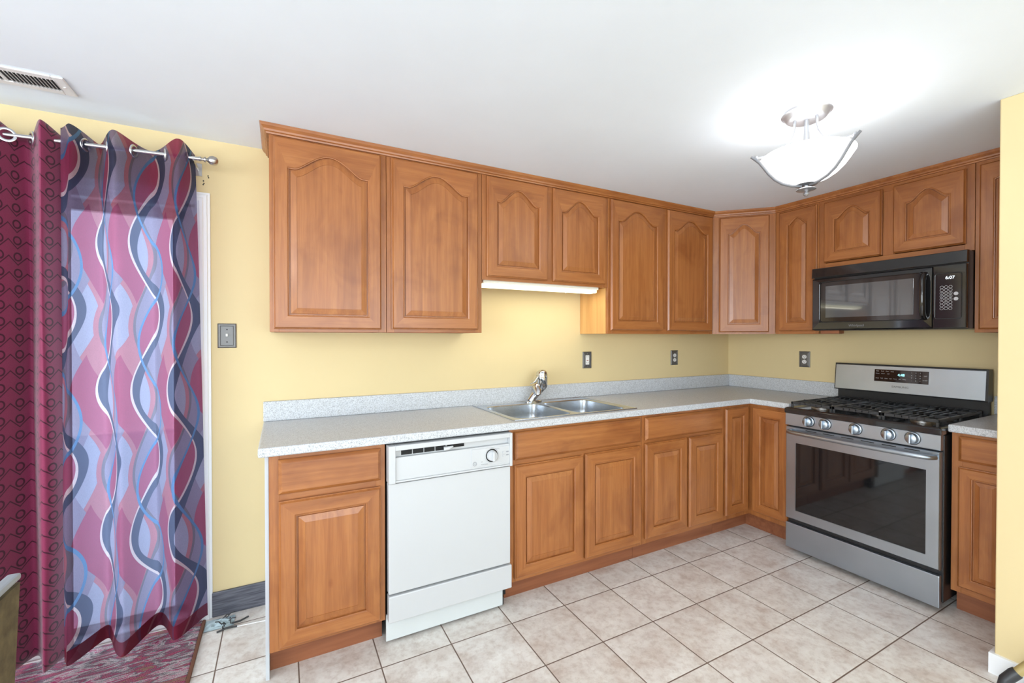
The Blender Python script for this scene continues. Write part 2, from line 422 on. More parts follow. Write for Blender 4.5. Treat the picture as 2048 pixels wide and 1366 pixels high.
def cabinet(name, label, x0, x1, z0, z1, depth, run='back', openings=(), mids=(), kick=False, group=None, sides=WV, fixed_top=None):
    ang = 0 if run == 'back' else RIGHT
    T = Thing(name, label, 'cabinet', ((x0+x1)/2, -depth/2, FZ if kick else z0), ang, group=group)
    e = .0006; a, b = x0+e, x1-e
    c = MB()
    th = .016
    c.box(a, a+th, -depth+.02, -.002, z0, z1); c.box(b-th, b, -depth+.02, -.002, z0, z1)
    c.box(a+th, b-th, -.01, -.002, z0, z1); c.box(a+th, b-th, -depth+.02, -.01, z0+(.012 if not kick else .0), z0+.028)
    if not kick: c.box(a+th, b-th, -depth+.02, -.01, z1-.016, z1)
    T.part('carcass', c, sides)
    f = MB(); sw = .038
    f.box(a, a+sw, -depth, -depth+.02, z0, z1, 0); f.box(b-sw, b, -depth, -depth+.02, z0, z1, 0)
    f.box(a+sw, b-sw, -depth, -depth+.02, z0, z0+.035, 1); f.box(a+sw, b-sw, -depth, -depth+.02, z1-.04, z1, 1)
    for (mx0, mx1, mz0, mz1) in mids:
        mx0, mx1 = max(mx0, a+sw), min(mx1, b-sw); mz0 = max(mz0, z0+.035); mz1 = min(mz1, z1-.04)
        f.box(mx0, mx1, -depth, -depth+.02, mz0, mz1, 0 if mz1-mz0 > mx1-mx0 else 1)
    T.part('face_frame', f, [WV, WH], bevel=.0007, seg=1)
    if kick:
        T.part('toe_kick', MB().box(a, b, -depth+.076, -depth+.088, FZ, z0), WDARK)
    return T
UB, UT = 1.372, 2.274
U = -.305
g = 'wall cabinets'
T = cabinet('wall_cabinet', 'tall maple wall cabinet with one arched door, nearest the curtain', -3.62, -3.0955, UB, UT, .305, group=g)
add_door(T, -3.604, -3.123, 1.386, 2.266, U, True)
T = cabinet('wall_cabinet', 'tall maple wall cabinet with one arched door, left of the lit short cabinet', -3.0945, -2.5625, UB, UT, .305, group=g)
add_door(T, -3.071, -2.590, 1.389, 2.266, U, True)
T = cabinet('wall_cabinet', 'short two-door maple wall cabinet with the light strip under it, above the sink', -2.5615, -1.650, 1.676, UT, .305, group=g,
            mids=[(-2.135, -2.075, 1.7, 2.25)])
add_door(T, -2.535, -2.128, 1.694, 2.267, U, True); add_door(T, -2.087, -1.680, 1.694, 2.267, U, True)
T = cabinet('wall_cabinet', 'tall two-door maple wall cabinet between the lit strip light and the corner cabinet', -1.649, -.6115, UB, UT, .305, group=g,
            mids=[(-1.17, -1.09, 1.39, 2.25)], sides=WLIGHT)
add_door(T, -1.632, -1.157, 1.394, 2.267, U, True); add_door(T, -1.107, -.632, 1.394, 2.267, U, True)
# diagonal corner
T = Thing('corner_wall_cabinet', 'maple corner wall cabinet set diagonally with one arched door', 'cabinet', (-.3, -.3, UB), group=g)
c = MB(); pts = [(-.6095, -.002), (-.002, -.002), (-.002, -.6095), (-.295, -.6095), (-.6095, -.295)]
c.loops([[(x, y, UB+.012) for x, y in pts], [(x, y, UT) for x, y in pts]], True, True)
T.part('carcass', c, WV)
LD = .305*math.sqrt(2); R45 = Matrix.Rotation(-PI/4, 4, 'Z'); T45 = Matrix.Translation((-.61, -.305, 0)) @ R45
f = MB(); e = .001
for q in ((e, .062, 0, .02, UB, UT), (LD-.062, LD-e, 0, .02, UB, UT)): f.box(*q[:2], 0, .014, *q[4:], 0, T=T45)
f.box(.062, LD-.062, 0, .014, UB, UB+.035, 1, T=T45); f.box(.062, LD-.062, 0, .014, UT-.04, UT, 1, T=T45)
T.part('face_frame', f, [WV, WH])
p = T45 @ Vector((.045, 0, 1.386)); add_door(T, 0, LD-.09, 0, 2.262-1.386, 0, True, -PI/4, p)
T = cabinet('wall_cabinet', 'narrow maple wall cabinet with one arched door, left of the microwave', .6115, .911, UB, UT, .305, 'right', group=g)
add_door(T, .645, .900, 1.392, 2.260, U, True)
T = cabinet('wall_cabinet', 'short two-door maple wall cabinet directly above the microwave', .912, 1.6735, 1.812, UT, .305, 'right', group=g, mids=[(1.27, 1.33, 1.83, 2.25)])
add_door(T, .945, 1.270, 1.850, 2.254, U, True); add_door(T, 1.325, 1.642, 1.850, 2.254, U, True)
T = cabinet('wall_cabinet', 'tall maple wall cabinet right of the microwave, cut off by the projecting wall', 1.6745, 1.930, UB, UT, .305, 'right', group=g)
add_door(T, 1.693, 1.918, 1.389, 2.254, U, True)
# base cabinets
BB, BT, F = .085, .876, -.61
g = 'base cabinets'
DM = lambda x0, x1: (x0, x1, .678, .728)
T = cabinet('base_cabinet', 'maple base cabinet with one drawer and one door, left of the dishwasher', -3.62, -3.1665, BB, BT, .61, kick=True, group=g, mids=[DM(-3.6, -3.17)])
add_drawer(T, -3.586, -3.187, .718, .858, F); add_door(T, -3.586, -3.188, .100, .690, F, False)
T.part('side_panel', MB().box(-3.634, -3.6205, -.59, -.016, FZ, BT), mat('panel_grey_white', srgb(190, 194, 198), .5), label='white painted end panel')
T = cabinet('sink_base_cabinet', 'maple sink base cabinet with two doors under a wide false drawer', -2.546, -1.6405, BB, BT, .61, kick=True, group=g,
            mids=[DM(-2.52, -1.66), (-2.10, -2.055, .10, .678)])
add_drawer(T, -2.519, -1.659, .716, .860, F, 'false_drawer_front'); add_door(T, -2.519, -2.087, .106, .690, F, False); add_door(T, -2.071, -1.655, .106, .694, F, False)
T = cabinet('base_cabinet', 'maple base cabinet with one wide drawer over two doors, between sink and corner', -1.6395, -.9005, BB, BT, .61, kick=True, group=g,
            mids=[DM(-1.62, -.92), (-1.27, -1.23, .10, .678)])
add_drawer(T, -1.620, -.914, .720, .858, F); add_door(T, -1.620, -1.262, .118, .700, F, False); add_door(T, -1.240, -.912, .114, .698, F, False)
T = Thing('corner_base_cabinet', 'maple corner base cabinet with two doors meeting at the inner corner', 'cabinet', (-.4, -.4, FZ), group=g)
c = MB(); c.box(-.8995, -.59, -.59, -.002, BB, BT-.01); c.box(-.59, -.002, -.905, -.002, BB, BT-.01)
T.part('carcass', c, WV)
f = MB(); f.box(-.8995, -.59, -.61, -.591, BB, BT); f.box(-.61, -.591, -.907, -.611, BB, BT)
T.part('face_frame', f, WV)
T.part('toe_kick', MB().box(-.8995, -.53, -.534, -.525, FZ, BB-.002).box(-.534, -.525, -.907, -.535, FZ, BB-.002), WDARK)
add_door(T, -.883, -.640, .118, .856, F, False)
add_door(T, 0, .255, 0, .738, 0, False, RIGHT, (-.61, -.645, .118))
T = cabinet('base_cabinet', 'maple base cabinet with a drawer and a door, right of the stove', 1.684, 1.919, BB, BT, .61, 'right', kick=True, group=g, mids=[(1.70, 1.90, .70, .74)])
add_drawer(T, 1.712, 1.908, .738, .860, F); add_door(T, 1.712, 1.908, .118, .710, F, False)

# ------------------------------------------------------------------ counters
CT, CB = .914, .8765
def counter(cells, name='slab'):
    bm = bmesh.new()
    for (x0, x1, y0, y1) in cells:
        vs = [bm.verts.new(p) for p in ((x0, y0, CT), (x1, y0, CT), (x1, y1, CT), (x0, y1, CT))]; bm.faces.new(vs)
    bmesh.ops.remove_doubles(bm, verts=bm.verts, dist=1e-5)
    r = bmesh.ops.extrude_face_region(bm, geom=bm.faces[:])
    bmesh.ops.translate(bm, vec=(0, 0, CB-CT), verts=[v for v in r['geom'] if isinstance(v, bmesh.types.BMVert)])
    bmesh.ops.recalc_face_normals(bm, faces=bm.faces)
    m = MB(); bm.verts.index_update()
    m.add([tuple(v.co) for v in bm.verts], [[v.index for v in f_.verts] for f_ in bm.faces]); bm.free(); return m
XS = [-3.656, -2.490, -1.688, -.64, -.0015]; YS = [-.64, -.585, -.05, -.0015]
cells = [(XS[i], XS[i+1], YS[j], YS[j+1]) for i in range(4) for j in range(3) if not (i == 1 and j == 1)]
cells += [(-.64, -.0015, -.908, -.64)]
T = Thing('countertop', 'long L-shaped grey speckled laminate countertop holding the sink', 'countertop', (-1.8, -.3, CB))
T.part('slab', counter(cells), LAM, bevel=.007, seg=3)
b = MB(); b.box(-3.656, -.0015, -.022, -.0015, CT+.0005, 1.016); b.box(-.022, -.0015, -.90, -.022, CT+.0005, 1.016)
T.part('backsplash', b, LAM, bevel=.003)
T = Thing('countertop', 'short grey laminate countertop piece right of the stove', 'countertop', (1.8, -.3, CB), RIGHT)
T.part('slab', MB().box(1.677, 1.922, -.64, -.0015, CB, CT), LAM, bevel=.007, seg=3)
T.part('backsplash', MB().box(1.677, 1.922, -.022, -.0015, CT+.0005, 1.016), LAM, bevel=.003)

# ------------------------------------------------------------------ sink
SX0, SX1, SY0, SY1 = -2.507, -1.671, -.602, -.036
T = Thing('kitchen_sink', 'stainless steel double-bowl kitchen sink set into the countertop', 'sink', ((SX0+SX1)/2, (SY0+SY1)/2, CT))
def rr(cx, cy, hx, hy, r, angs, z):
    L = []
    for a in angs:
        dx, dy = math.cos(a), math.sin(a)
        # superellipse-like rounded rectangle by ray march
        n = 2+10*(1-min(1, r/min(hx, hy)))
        k = (abs(dx/hx)**n+abs(dy/hy)**n)**(-1/n)
        L.append((cx+dx*k, cy+dy*k, z))
    return L
rim = MB(); midx = (SX0+SX1)/2
for (x0, x1) in ((SX0, midx), (midx, SX1)):
    bx0, bx1 = (x0+.035, x1-.015) if x0 == SX0 else (x0+.015, x1-.035)
    cy0, cy1 = SY0+.035, SY1-.095
    cx, cy, hx, hy = (bx0+bx1)/2, (cy0+cy1)/2, (bx1-bx0)/2, (cy1-cy0)/2
    angs = [2*PI*i/64 for i in range(64)]
    for px_, py_ in ((x0, SY0), (x1, SY0), (x1, SY1), (x0, SY1)): angs.append(math.atan2(py_-cy, px_-cx) % (2*PI))
    angs = sorted(angs)
    def outer(z, d=0):
        L = []
        for a in angs:
            dx, dy = math.cos(a), math.sin(a); ks = []
            if dx > 1e-9: ks.append((x1-cx)/dx)
            if dx < -1e-9: ks.append((x0-cx)/dx)
            if dy > 1e-9: ks.append((SY1-cy)/dy)
            if dy < -1e-9: ks.append((SY0-cy)/dy)
            k = min(ks); L.append((cx+dx*k, cy+dy*k, z))
        return L
    rim.loops([outer(CT+.004), rr(cx, cy, hx+.006, hy+.006, .09, angs, CT+.0035), rr(cx, cy, hx, hy, .09, angs, CT-.001)])
    bm_ = MB()
    bm_.loops([rr(cx, cy, hx-q, hy-q, .09, angs, z) for q, z in ((.0005, CT-.002), (.004, CT-.06), (.010, CT-.13), (.030, CT-.158), (.06, CT-.165), (.14, CT-.168))], False, True, 0, True)
    bo = T.part('basin', bm_, SINKM)
    sub(bo, T, 'drain', MB().lathe([(.0, .001), (.03, .001), (.042, .004), (.045, .0)], (cx, cy, CT-.167), 24), CHROME)
# raised rolled lip around the deck
lip = MB().tube([(SX0, SY0, CT+.003), (SX1, SY0, CT+.003)], .0035, 6).tube([(SX1, SY0, CT+.003), (SX1, SY1, CT+.003)], .0035, 6)
lip.tube([(SX1, SY1, CT+.003), (SX0, SY1, CT+.003)], .0035, 6).tube([(SX0, SY1, CT+.003), (SX0, SY0, CT+.003)], .0035, 6)
T.part('deck', rim, SINKM); T.part('rim', lip, SINKM)
# faucet
fx, fy, fz = -2.090, -.085, CT+.0045
T = Thing('kitchen_faucet', 'chrome single-lever kitchen faucet standing behind the sink', 'faucet', (fx, fy, fz))
T.part('base_plate', MB().loops([rr(fx, fy, .060, .027, .025, [2*PI*i/32 for i in range(32)], z) for z in (fz, fz+.006)]+[rr(fx, fy, .052, .022, .02, [2*PI*i/32 for i in range(32)], fz+.010)], True, True, 0, True), CHROME)
body = MB()
body.tube([(fx-.025, fy, fz+.006), (fx-.010, fy-.004, fz+.030), (fx+.030, fy-.010, fz+.072), (fx+.066, fy-.014, fz+.104), (fx+.078, fy-.016, fz+.114)], [.027, .026, .027, .027, .016], 18)
T.part('body', body, CHROME)
sp = MB().tube([(fx+.048, fy-.03, fz+.085), (fx+.048, fy-.03, fz+.10), (fx+.046, fy-.032, fz+.16), (fx+.042, fy-.034, fz+.195), (fx+.041, fy-.034, fz+.205), (fx+.04, fy-.034, fz+.213)], [.024, .034, .037, .036, .030, .014], 20)
T.part('spray_head', sp, CHROME)
T.part('head_collar', MB().tube([(fx+.044, fy-.033, fz+.176), (fx+.043, fy-.033, fz+.183)], (.0375), 20), NICKEL)
T.part('spout', MB().tube([(fx+.01, fy-.02, fz+.060), (fx-.012, fy-.045, fz+.095), (fx-.022, fy-.075, fz+.105), (fx-.028, fy-.10, fz+.085), (fx-.028, fy-.11, fz+.060)], [.022, .025, .025, .022, .018], 14), CHROME)
lv = MB().tube([(fx+.03, fy-.03, fz+.185), (fx+.005, fy-.035, fz+.165), (fx-.025, fy-.05, fz+.140), (fx-.055, fy-.06, fz+.128)], [.014, .014, .017, .005], 12, flat=.55)
T.part('lever', lv, CHROME)

# ------------------------------------------------------------------ dishwasher
T = Thing('dishwasher', 'white built-in dishwasher under the countertop beside the sink base', 'dishwasher', (-2.855, -.3, FZ))
x0, x1 = -3.160, -2.549
T.part('tub', MB().box(x0+.004, x1-.004, -.585, -.02, .02, .868), DARK)
T.part('door', MB().box(x0+.002, x1-.004, -.640, -.601, .207, .697), DWW, bevel=.004)
cp = MB()
R = lambda d, y, za=.7: [(x0+d, y, .702+d), (x1-d, y, .702+d), (x1-d, y, .868-d), (x0+d, y, .868-d)]
# control fascia with a recessed channel at the top for vent and latch
cp.box(x0+.03, x1-.014, -.648, -.602, .712, .814); cp.box(x0+.03, x1-.014, -.656, -.602, .846, .868)
cp.box(x0, x0+.03, -.656, -.602, .702, .868); cp.box(x1-.014, x1, -.656, -.602, .702, .868)
cp.box(x0+.03, x1-.014, -.630, -.602, .814, .846); cp.box(x0+.03, x1-.014, -.654, -.602, .704, .712)
cpo = T.part('control_panel', cp, DWW, bevel=.002)
for i in range(4):
    a = -3.100+i*.053
    sub(cpo, T, 'vent_opening', MB().box(a, a+.048, -.6335, -.630, .820, .840), DARK)
sub(cpo, T, 'latch_slot', MB().box(-2.885, -2.800, -.6335, -.630, .826, .840), DARK)
sub(cpo, T, 'latch_handle', MB().tube([(-2.905, -.645, .828), (-2.885, -.650, .829), (-2.862, -.652, .836)], [.014, .013, .004], 12, flat=.7), DWW)
ins = sub(cpo, T, 'dial_plate', MB().box(-2.768, -2.563, -.6515, -.648, .722, .806), DWW, bevel=.001)
sub(cpo, T, 'cycle_dial', MB().lathe([(.0, .018), (.022, .018), (.025, .012), (.027, .0), (.032, 0.0)], (0, 0, 0), 28, T=Matrix.Translation((-2.662, -.6515, .768)) @ Matrix.Rotation(PI/2, 4, 'X')), DWW)
sub(cpo, T, 'dial_grip', MB().box(-2.668, -2.656, -.682, -.668, .745, .791), DWW, bevel=.003)
sub(cpo, T, 'dial_ring', MB().lathe([(.036, 0.0), (.0365, .0006), (.037, 0)], (0, 0, 0), 36, T=Matrix.Translation((-2.662, -.6516, .768)) @ Matrix.Rotation(PI/2, 4, 'X')), DWG)
for k, z in enumerate((.776, .760)):
    sub(cpo, T, 'rocker_button', MB().box(-2.602, -2.590, -.655, -.6515, z-.006, z+.006), DWW, bevel=.001)
    sub(cpo, T, 'printed_mark', MB().box(-2.583, -2.569, -.6520, -.6515, z-.002, z+.004), DWG)
sub(cpo, T, 'emblem', MB().lathe([(.0075, 0), (.0075, .001), (.0105, .001), (.0105, 0)], (0, 0, 0), 24, T=Matrix.Translation((-2.752, -.6515, .737)) @ Matrix.Rotation(PI/2, 4, 'X')), DWG)
o_ = Vector(T.org)
text(cpo, 'GE', .009, DWG, Vector((-2.752, -.652, .737))-o_)
for (tx, tz, s_, bd) in ((-2.715, .742, .006, 'OFF'), (-2.632, .797, .006, 'NORMAL'), (-2.70, .729, .0055, 'POTSCRUBBER')):
    text(cpo, bd, s_, DWG, Vector((tx, -.6518, tz))-o_)
T.part('lower_panel', MB().box(x0+.002, x1+.002, -.645, -.601, .082, .199), DWW, bevel=.004)
kp = MB().box(x0-.002, x1-.03, -.603, -.595, FZ+.014, .10)
T.part('kick_plate', kp, DWK)
T.part('leveling_leg', MB().cyl((x1-.02, -.57, FZ+.02), .012, .04), IRON); T.part('leveling_leg', MB().cyl((x0+.03, -.57, FZ+.008), .012, .016), IRON)

# ------------------------------------------------------------------ stove
T = Thing('gas_stove', 'freestanding stainless steel gas stove with black cooktop', 'stove', (1.293, -.34, FZ), RIGHT)
a, b = .914, 1.672
T.part('body', MB().box(a, b, -.655, -.03, .02, .858), SATINBLK, bevel=.003)
for fx_ in (a+.05, b-.05):
    for fy_ in (-.60, -.08): T.part('foot', MB().cyl((fx_, fy_, FZ+.027), .018, .054), SATINBLK)
T.part('drawer', MB().box(a, b-.006, -.684, -.657, -.004, .157), SS, bevel=.004)
dm = MB()
wx0, wx1, wz0, wz1 = .975, 1.612, .245, .676
R = lambda X0, X1, Z0, Z1, y: [(X0, y, Z0), (X1, y, Z0), (X1, y, Z1), (X0, y, Z1)]
dm.loops([R(a, b-.006, .186, .776, -.657), R(a, b-.006, .186, .776, -.682), R(a+.004, b-.010, .190, .772, -.686), R(wx0, wx1, wz0, wz1, -.686), R(wx0+.002, wx1-.002, wz0+.002, wz1-.002, -.680)], True, False)
do = T.part('oven_door', dm, SS)
sub(do, T, 'oven_window', MB().box(wx0+.001, wx1-.001, -.6835, -.672, wz0+.001, wz1-.001), BLACKGL)
hp = [(.945, -.700, .750), (.958, -.728, .750), (.985, -.737, .750)]+[(.985+(1.60-.985)*i/8, -.737-.012*math.sin(PI*i/8), .750) for i in range(1, 8)]+[(1.60, -.737, .750), (1.635, -.728, .750), (1.650, -.700, .750)]
sub(do, T, 'handle', MB().tube(hp, .0155, 14, flat=.85).box(.937, .953, -.705, -.686, .740, .760).box(1.642, 1.658, -.705, -.686, .740, .760), SS)
for i in range(6):
    vx = 1.035+i*.098
    sub(do, T, 'vent_slot', MB().box(vx, vx+.062, -.6875, -.6862, .7635, .7675), DARK)
# control fascia, slightly sloped
T.part('control_panel', MB().loops([[(X, -.655, .784), (X, -.690, .784), (X, -.688, .862), (X, -.655, .866)] for X in (a, b-.004)], True, True), SS, bevel=.003)
for kx in (1.054, 1.147, 1.304, 1.457, 1.559):
    Mx = Matrix.Translation((kx, -.690, .826)) @ Matrix.Rotation(PI/2, 4, 'X')
    ko = T.part('knob', MB().lathe([(.031, 0), (.031, .004), (.027, .006), (.026, .022), (.022, .026), (0, .027)], (0, 0, 0), 28, T=Mx), SS)
    sub(ko, T, 'knob_grip', MB().box(kx-.0055, kx+.0055, -.734, -.712, .802, .850), SS, bevel=.003)
    sub(ko, T, 'knob_ring', MB().lathe([(.0315, 0), (.034, 0), (.034, .0025), (.0315, .003)], (0, 0, 0), 28, T=Mx), SATINBLK)
ct = MB(); ct.loops([[(X, Y, Z) for X, Y in ((a-.002, -.700), (b+.002, -.700), (b+.002, -.05), (a-.002, -.05))] for Z in (.864, .892)]+[[(X, Y, .900) for X, Y in ((a+.01, -.688), (b-.01, -.688), (b-.01, -.06), (a+.01, -.06))], [(X, Y, .893) for X, Y in ((a+.03, -.665), (b-.03, -.665), (b-.03, -.08), (a+.03, -.08))]], True, True)
T.part('cooktop', ct, BLACK, bevel=.003)
# burners
for (bx, by, br) in ((1.045, -.52, .048), (1.045, -.23, .038), (1.293, -.37, .052), (1.54, -.52, .042), (1.54, -.23, .036)):
    bo = T.part('burner', MB().lathe([(br+.012, 0), (br+.010, .008), (br, .012), (br, .018), (0, .018)], (bx, by, .893), 28), NICKEL)
    sub(bo, T, 'burner_cap', MB().lathe([(br-.004, .018), (br-.002, .022), (br-.006, .028), (0, .029)], (bx, by, .893), 28), IRON)
# three cast-iron grates
for gx0, gx1 in ((.934, 1.168), (1.174, 1.412), (1.418, 1.652)):
    gm = MB(); z0, z1 = .918, .934; yb0, yb1 = -.665, -.095; t = .011
    gm.box(gx0, gx1, yb0, yb0+t, z0, z1); gm.box(gx0, gx1, yb1-t, yb1, z0, z1); gm.box(gx0, gx0+t, yb0, yb1, z0, z1); gm.box(gx1-t, gx1, yb0, yb1, z0, z1)
    ymid = (yb0+yb1)/2; gm.box(gx0, gx1, ymid-t/2, ymid+t/2, z0, z1)
    xm = (gx0+gx1)/2
    for q in (0, 1):
        ya, yb = (yb0, ymid) if q == 0 else (ymid, yb1); yc = (ya+yb)/2
        for dx in (-.062, -.031, 0, .031, .062):
            gm.box(xm+dx-.004, xm+dx+.004, ya, yc-.035, z0+.003, z1+.003); gm.box(xm+dx-.004, xm+dx+.004, yc+.035, yb, z0+.003, z1+.003)
        gm.box(gx0, xm-.035, yc-.004, yc+.004, z0+.003, z1+.003); gm.box(xm+.035, gx1, yc-.004, yc+.004, z0+.003, z1+.003)
    for lx in (gx0, gx1-t):
        for ly in (yb0, ymid-t/2, yb1-t): gm.box(lx, lx+t, ly, ly+t, .893, z0)
    T.part('grate', gm, IRON, bevel=.0015, seg=1)
# backguard
T.part('rear_riser', MB().box(a+.006, b-.004, -.075, -.035, .86, .995), SATINBLK, bevel=.002)
T.part('backguard_case', MB().loops([[(X, -.028, .985), (X, -.104, .985), (X, -.086, 1.168), (X, -.028, 1.166)] for X in (a-.004, b+.002)], True, True), SATINBLK, bevel=.004)
fc = T.part('backguard', MB().loops([[(X, -.102, .990), (X, -.108, .990), (X, -.0905, 1.160), (X, -.084, 1.160)] for X in (a+.003, b-.008)], True, True), SS, bevel=.003)
ti = math.atan2(.0175, .17)
Mt = lambda x, z, d=0: Matrix.Translation((x, -.108+(z-.990)*.0175/.17-d, z)) @ Matrix.Rotation(-ti, 4, 'X')
dp = MB().box(-.138, .138, -.0015, 0, -.039, .039, T=Mt(1.283, 1.098))
dpo = sub(fc, T, 'display_panel', dp, BLACKGL)
def dtext(bd, x, z, s, m=PRINT, nm='lettering', al='CENTER'):
    p = Mt(x, z, .0018).to_translation()-Vector(T.org)-Vector(dpo.location)
    return text(dpo, bd, s, m, p, (PI/2-ti, 0, 0), nm, .0002, al)
dtext('4:48', 1.286, 1.106, .021, LED, 'clock_digits')
for i, bd in enumerate(('Bake', 'Broil', 'Conv', 'Keep')): dtext(bd, 1.162+i*.026, 1.126, .0075)
for i, bd in enumerate(('Warm', 'Proof', 'Self')): dtext(bd, 1.162+i*.029, 1.110, .0075)
for i, bd in enumerate(('Roast', 'Grill', 'Clean', 'Light', 'Timer', 'Set', 'Delay')): dtext(bd, 1.162+i*.0235, 1.080, .0075)
for r_ in range(4):
    for c_ in range(3): dtext(str(r_*3+c_+1) if r_ < 3 else ('-', '0', '+')[c_], 1.338+c_*.021, 1.124-r_*.016, .010)
dtext('OFF', 1.405, 1.108, .009); dtext('START', 1.404, 1.082, .008)
p = Mt(1.283, 1.030, .0006).to_translation()-Vector(T.org)
text(fc, 'SAMSUNG', .0165, mat('dark_print', (.08, .08, .08, 1), .5), p, (PI/2-ti, 0, 0), 'lettering', .0003, sx=1.15)

# ------------------------------------------------------------------ microwave
T = Thing('microwave', 'black over-the-range microwave hanging above the stove', 'microwave', (1.294, -.2, 1.392), RIGHT)
a, b = .916, 1.672
T.part('body', MB().box(a, b, -.375, -.004, 1.392, 1.808), SATINBLK, bevel=.004)
T.part('top_grille', MB().loops([[(X, -.37, 1.742), (X, -.405, 1.742), (X, -.400, 1.806), (X, -.37, 1.808)] for X in (a, b)], True, True), BLACK, bevel=.004)
dm = MB(); dx1 = 1.535
L = [R(a, dx1, 1.396, 1.736, -.376), R(a, dx1, 1.396, 1.736, -.396), R(a+.006, dx1-.002, 1.402, 1.730, -.402),
     R(.962, 1.495, 1.445, 1.712, -.404), R(.966, 1.490, 1.449, 1.708, -.400)]
dm.loops(L, True, True)
do = T.part('door', dm, BLACK)
sub(do, T, 'window', MB().box(1.000, 1.452, -.4022, -.4002, 1.476, 1.682), MWGL)
def rpath(X0, X1, Z0, Z1, r, y):
    P = []
    for cx, cz, s in ((X1-r, Z1-r, 0), (X0+r, Z1-r, 1), (X0+r, Z0+r, 2), (X1-r, Z0+r, 3)):
        for k in range(6): q = (s+k/5)*PI/2; P.append((cx+r*math.cos(q), y, cz+r*math.sin(q)))
    return P+[P[0]]
sub(do, T, 'window_bead', MB().tube(rpath(.964, 1.492, 1.447, 1.710, .018, -.404), .0028, 8), BLACK)
hm = MB().tube([(1.505, -.402, 1.700), (1.506, -.428, 1.690), (1.506, -.440, 1.66), (1.506, -.443, 1.58), (1.506, -.440, 1.49), (1.506, -.428, 1.462), (1.505, -.402, 1.452)], [.012, .013, .014, .014, .014, .013, .012], 14)
sub(do, T, 'handle', hm, BLACK)
kp = T.part('control_panel', MB().box(dx1+.002, b, -.402, -.376, 1.396, 1.736), BLACK, bevel=.004)
sub(kp, T, 'panel_bead', MB().tube(rpath(1.546, 1.652, 1.447, 1.692, .012, -.403), .0026, 8), BLACK)
def mtext(bd, x, z, s, m=PRINT, nm='lettering'):
    return text(kp, bd, s, m, Vector((x, -.4030, z))-Vector(T.org), (PI/2, 0, 0), nm, .0003)
mtext('6:07', 1.607, 1.667, .022, LEDW, 'clock_digits')
for r_ in range(3):
    for c_ in range(3): mtext(str(r_*3+c_+1), 1.574+c_*.0175, 1.585-r_*.0165, .009)
mtext('0', 1.5915, 1.5355, .009)
rings = MB()
for r_ in range(8):
    for c_ in range(3):
        rings.lathe([(.0062, 0), (.0070, .0005), (.0078, 0)], (0, 0, 0), 16, T=Matrix.Translation((1.574+c_*.0175, -.4022, 1.618-r_*.0165)) @ Matrix.Rotation(PI/2, 4, 'X'))
sub(kp, T, 'keypad', rings, PRINT)
for z in (1.580, 1.552):
    sub(kp, T, 'start_button', MB().lathe([(.0, .0006), (.006, .0006), (.0062, 0), (.0085, 0), (.0090, .0006), (.0095, 0)], (0, 0, 0), 20, T=Matrix.Translation((1.631, -.4022, z)) @ Matrix.Rotation(PI/2, 4, 'X')), PRINT)
text(do, 'Whirlpool', .020, mat('faint_print', srgb(120, 120, 122), .4), Vector((1.175, -.4035, 1.421))-Vector(T.org)-Vector(do.location), name='lettering')
T.part('mounting_bracket', MB().box(.95, 1.06, -.36, -.30, 1.372, 1.392), WDARK)

# ------------------------------------------------------------------ light under the cabinet
T = Thing('under_cabinet_light', 'lit fluorescent strip light under the short cabinets above the sink', 'light', (-2.13, -.17, 1.640))
T.part('housing', MB().box(-2.54, -1.70, -.275, -.19, 1.662, 1.6875), mat('fixture_white', srgb(240, 236, 220), .4), bevel=.003)
T.part('diffuser', MB().box(-2.53, -1.71, -.270, -.195, 1.642, 1.662), TUBE, bevel=.004)
T.part('pull_switch', MB().cyl((-1.95, -.255, 1.638), .004, .012), BISC)

# ------------------------------------------------------------------ ceiling lamp
LX, LY = -1.574, -1.511
T = Thing('ceiling_lamp', 'semi-flush ceiling lamp with white glass bowl and curved silver arms', 'lamp', (LX, LY, CZ))
T.part('canopy', MB().lathe([(0, -.034), (.062, -.034), (.075, -.028), (.084, -.012), (.094, -.008), (.096, 0), (0, 0)], (LX, LY, CZ), 48), LAMPMETAL)
T.part('stem', MB().tube([(LX, LY, CZ-.03), (LX, LY, CZ-.325)], .010, 14), LAMPMETAL)
base = math.atan2(.478, .878)
for k in range(3):
    an = base+2*PI*k/3-.13; ux, uy = math.cos(an), math.sin(an)
    pr = [(.045, -.03), (.046, -.06), (.054, -.095), (.074, -.130), (.110, -.158), (.150, -.174), (.198, -.183)]
    T.part('upper_arm', MB().tube([(LX+ux*r, LY+uy*r, CZ+z) for r, z in pr], [.006, .0052, .0046, .0042, .004, .004, .004], 10), LAMPMETAL)
    pr = [(.218, -.174), (.200, -.188), (.184, -.202), (.167, -.225), (.147, -.253), (.122, -.280), (.092, -.300), (.056, -.311), (.018, -.315)]
    T.part('lower_arm', MB().tube([(LX+ux*r, LY+uy*r, CZ+z) for r, z in pr], [.0055]+[.0064]*8, 10), ARMBACKLIT)
    T.part('screw_cap', MB().lathe([(0, .012), (.006, .010), (.008, .004), (.006, 0)], (LX+ux*.198, LY+uy*.198, CZ-.183), 12), LAMPMETAL)
bowlp = [(.174, -.185), (.173, -.190), (.166, -.200), (.154, -.220), (.136, -.245), (.113, -.268), (.086, -.286), (.050, -.297), (.012, -.300)]
bowlp2 = [(max(.012, r-.006), z+.005) for r, z in bowlp][::-1]
T.part('glass_bowl', MB().lathe(bowlp+bowlp2, (LX, LY, CZ), 48), BOWL)
T.part('finial', MB().lathe([(.012, -.298), (.040, -.306), (.042, -.311), (.012, -.316), (.010, -.322), (.036, -.328), (.037, -.332), (.012, -.339), (.006, -.342), (.010, -.346), (.011, -.352), (.006, -.358), (0, -.359)], (LX, LY, CZ), 32), LAMPMETAL)

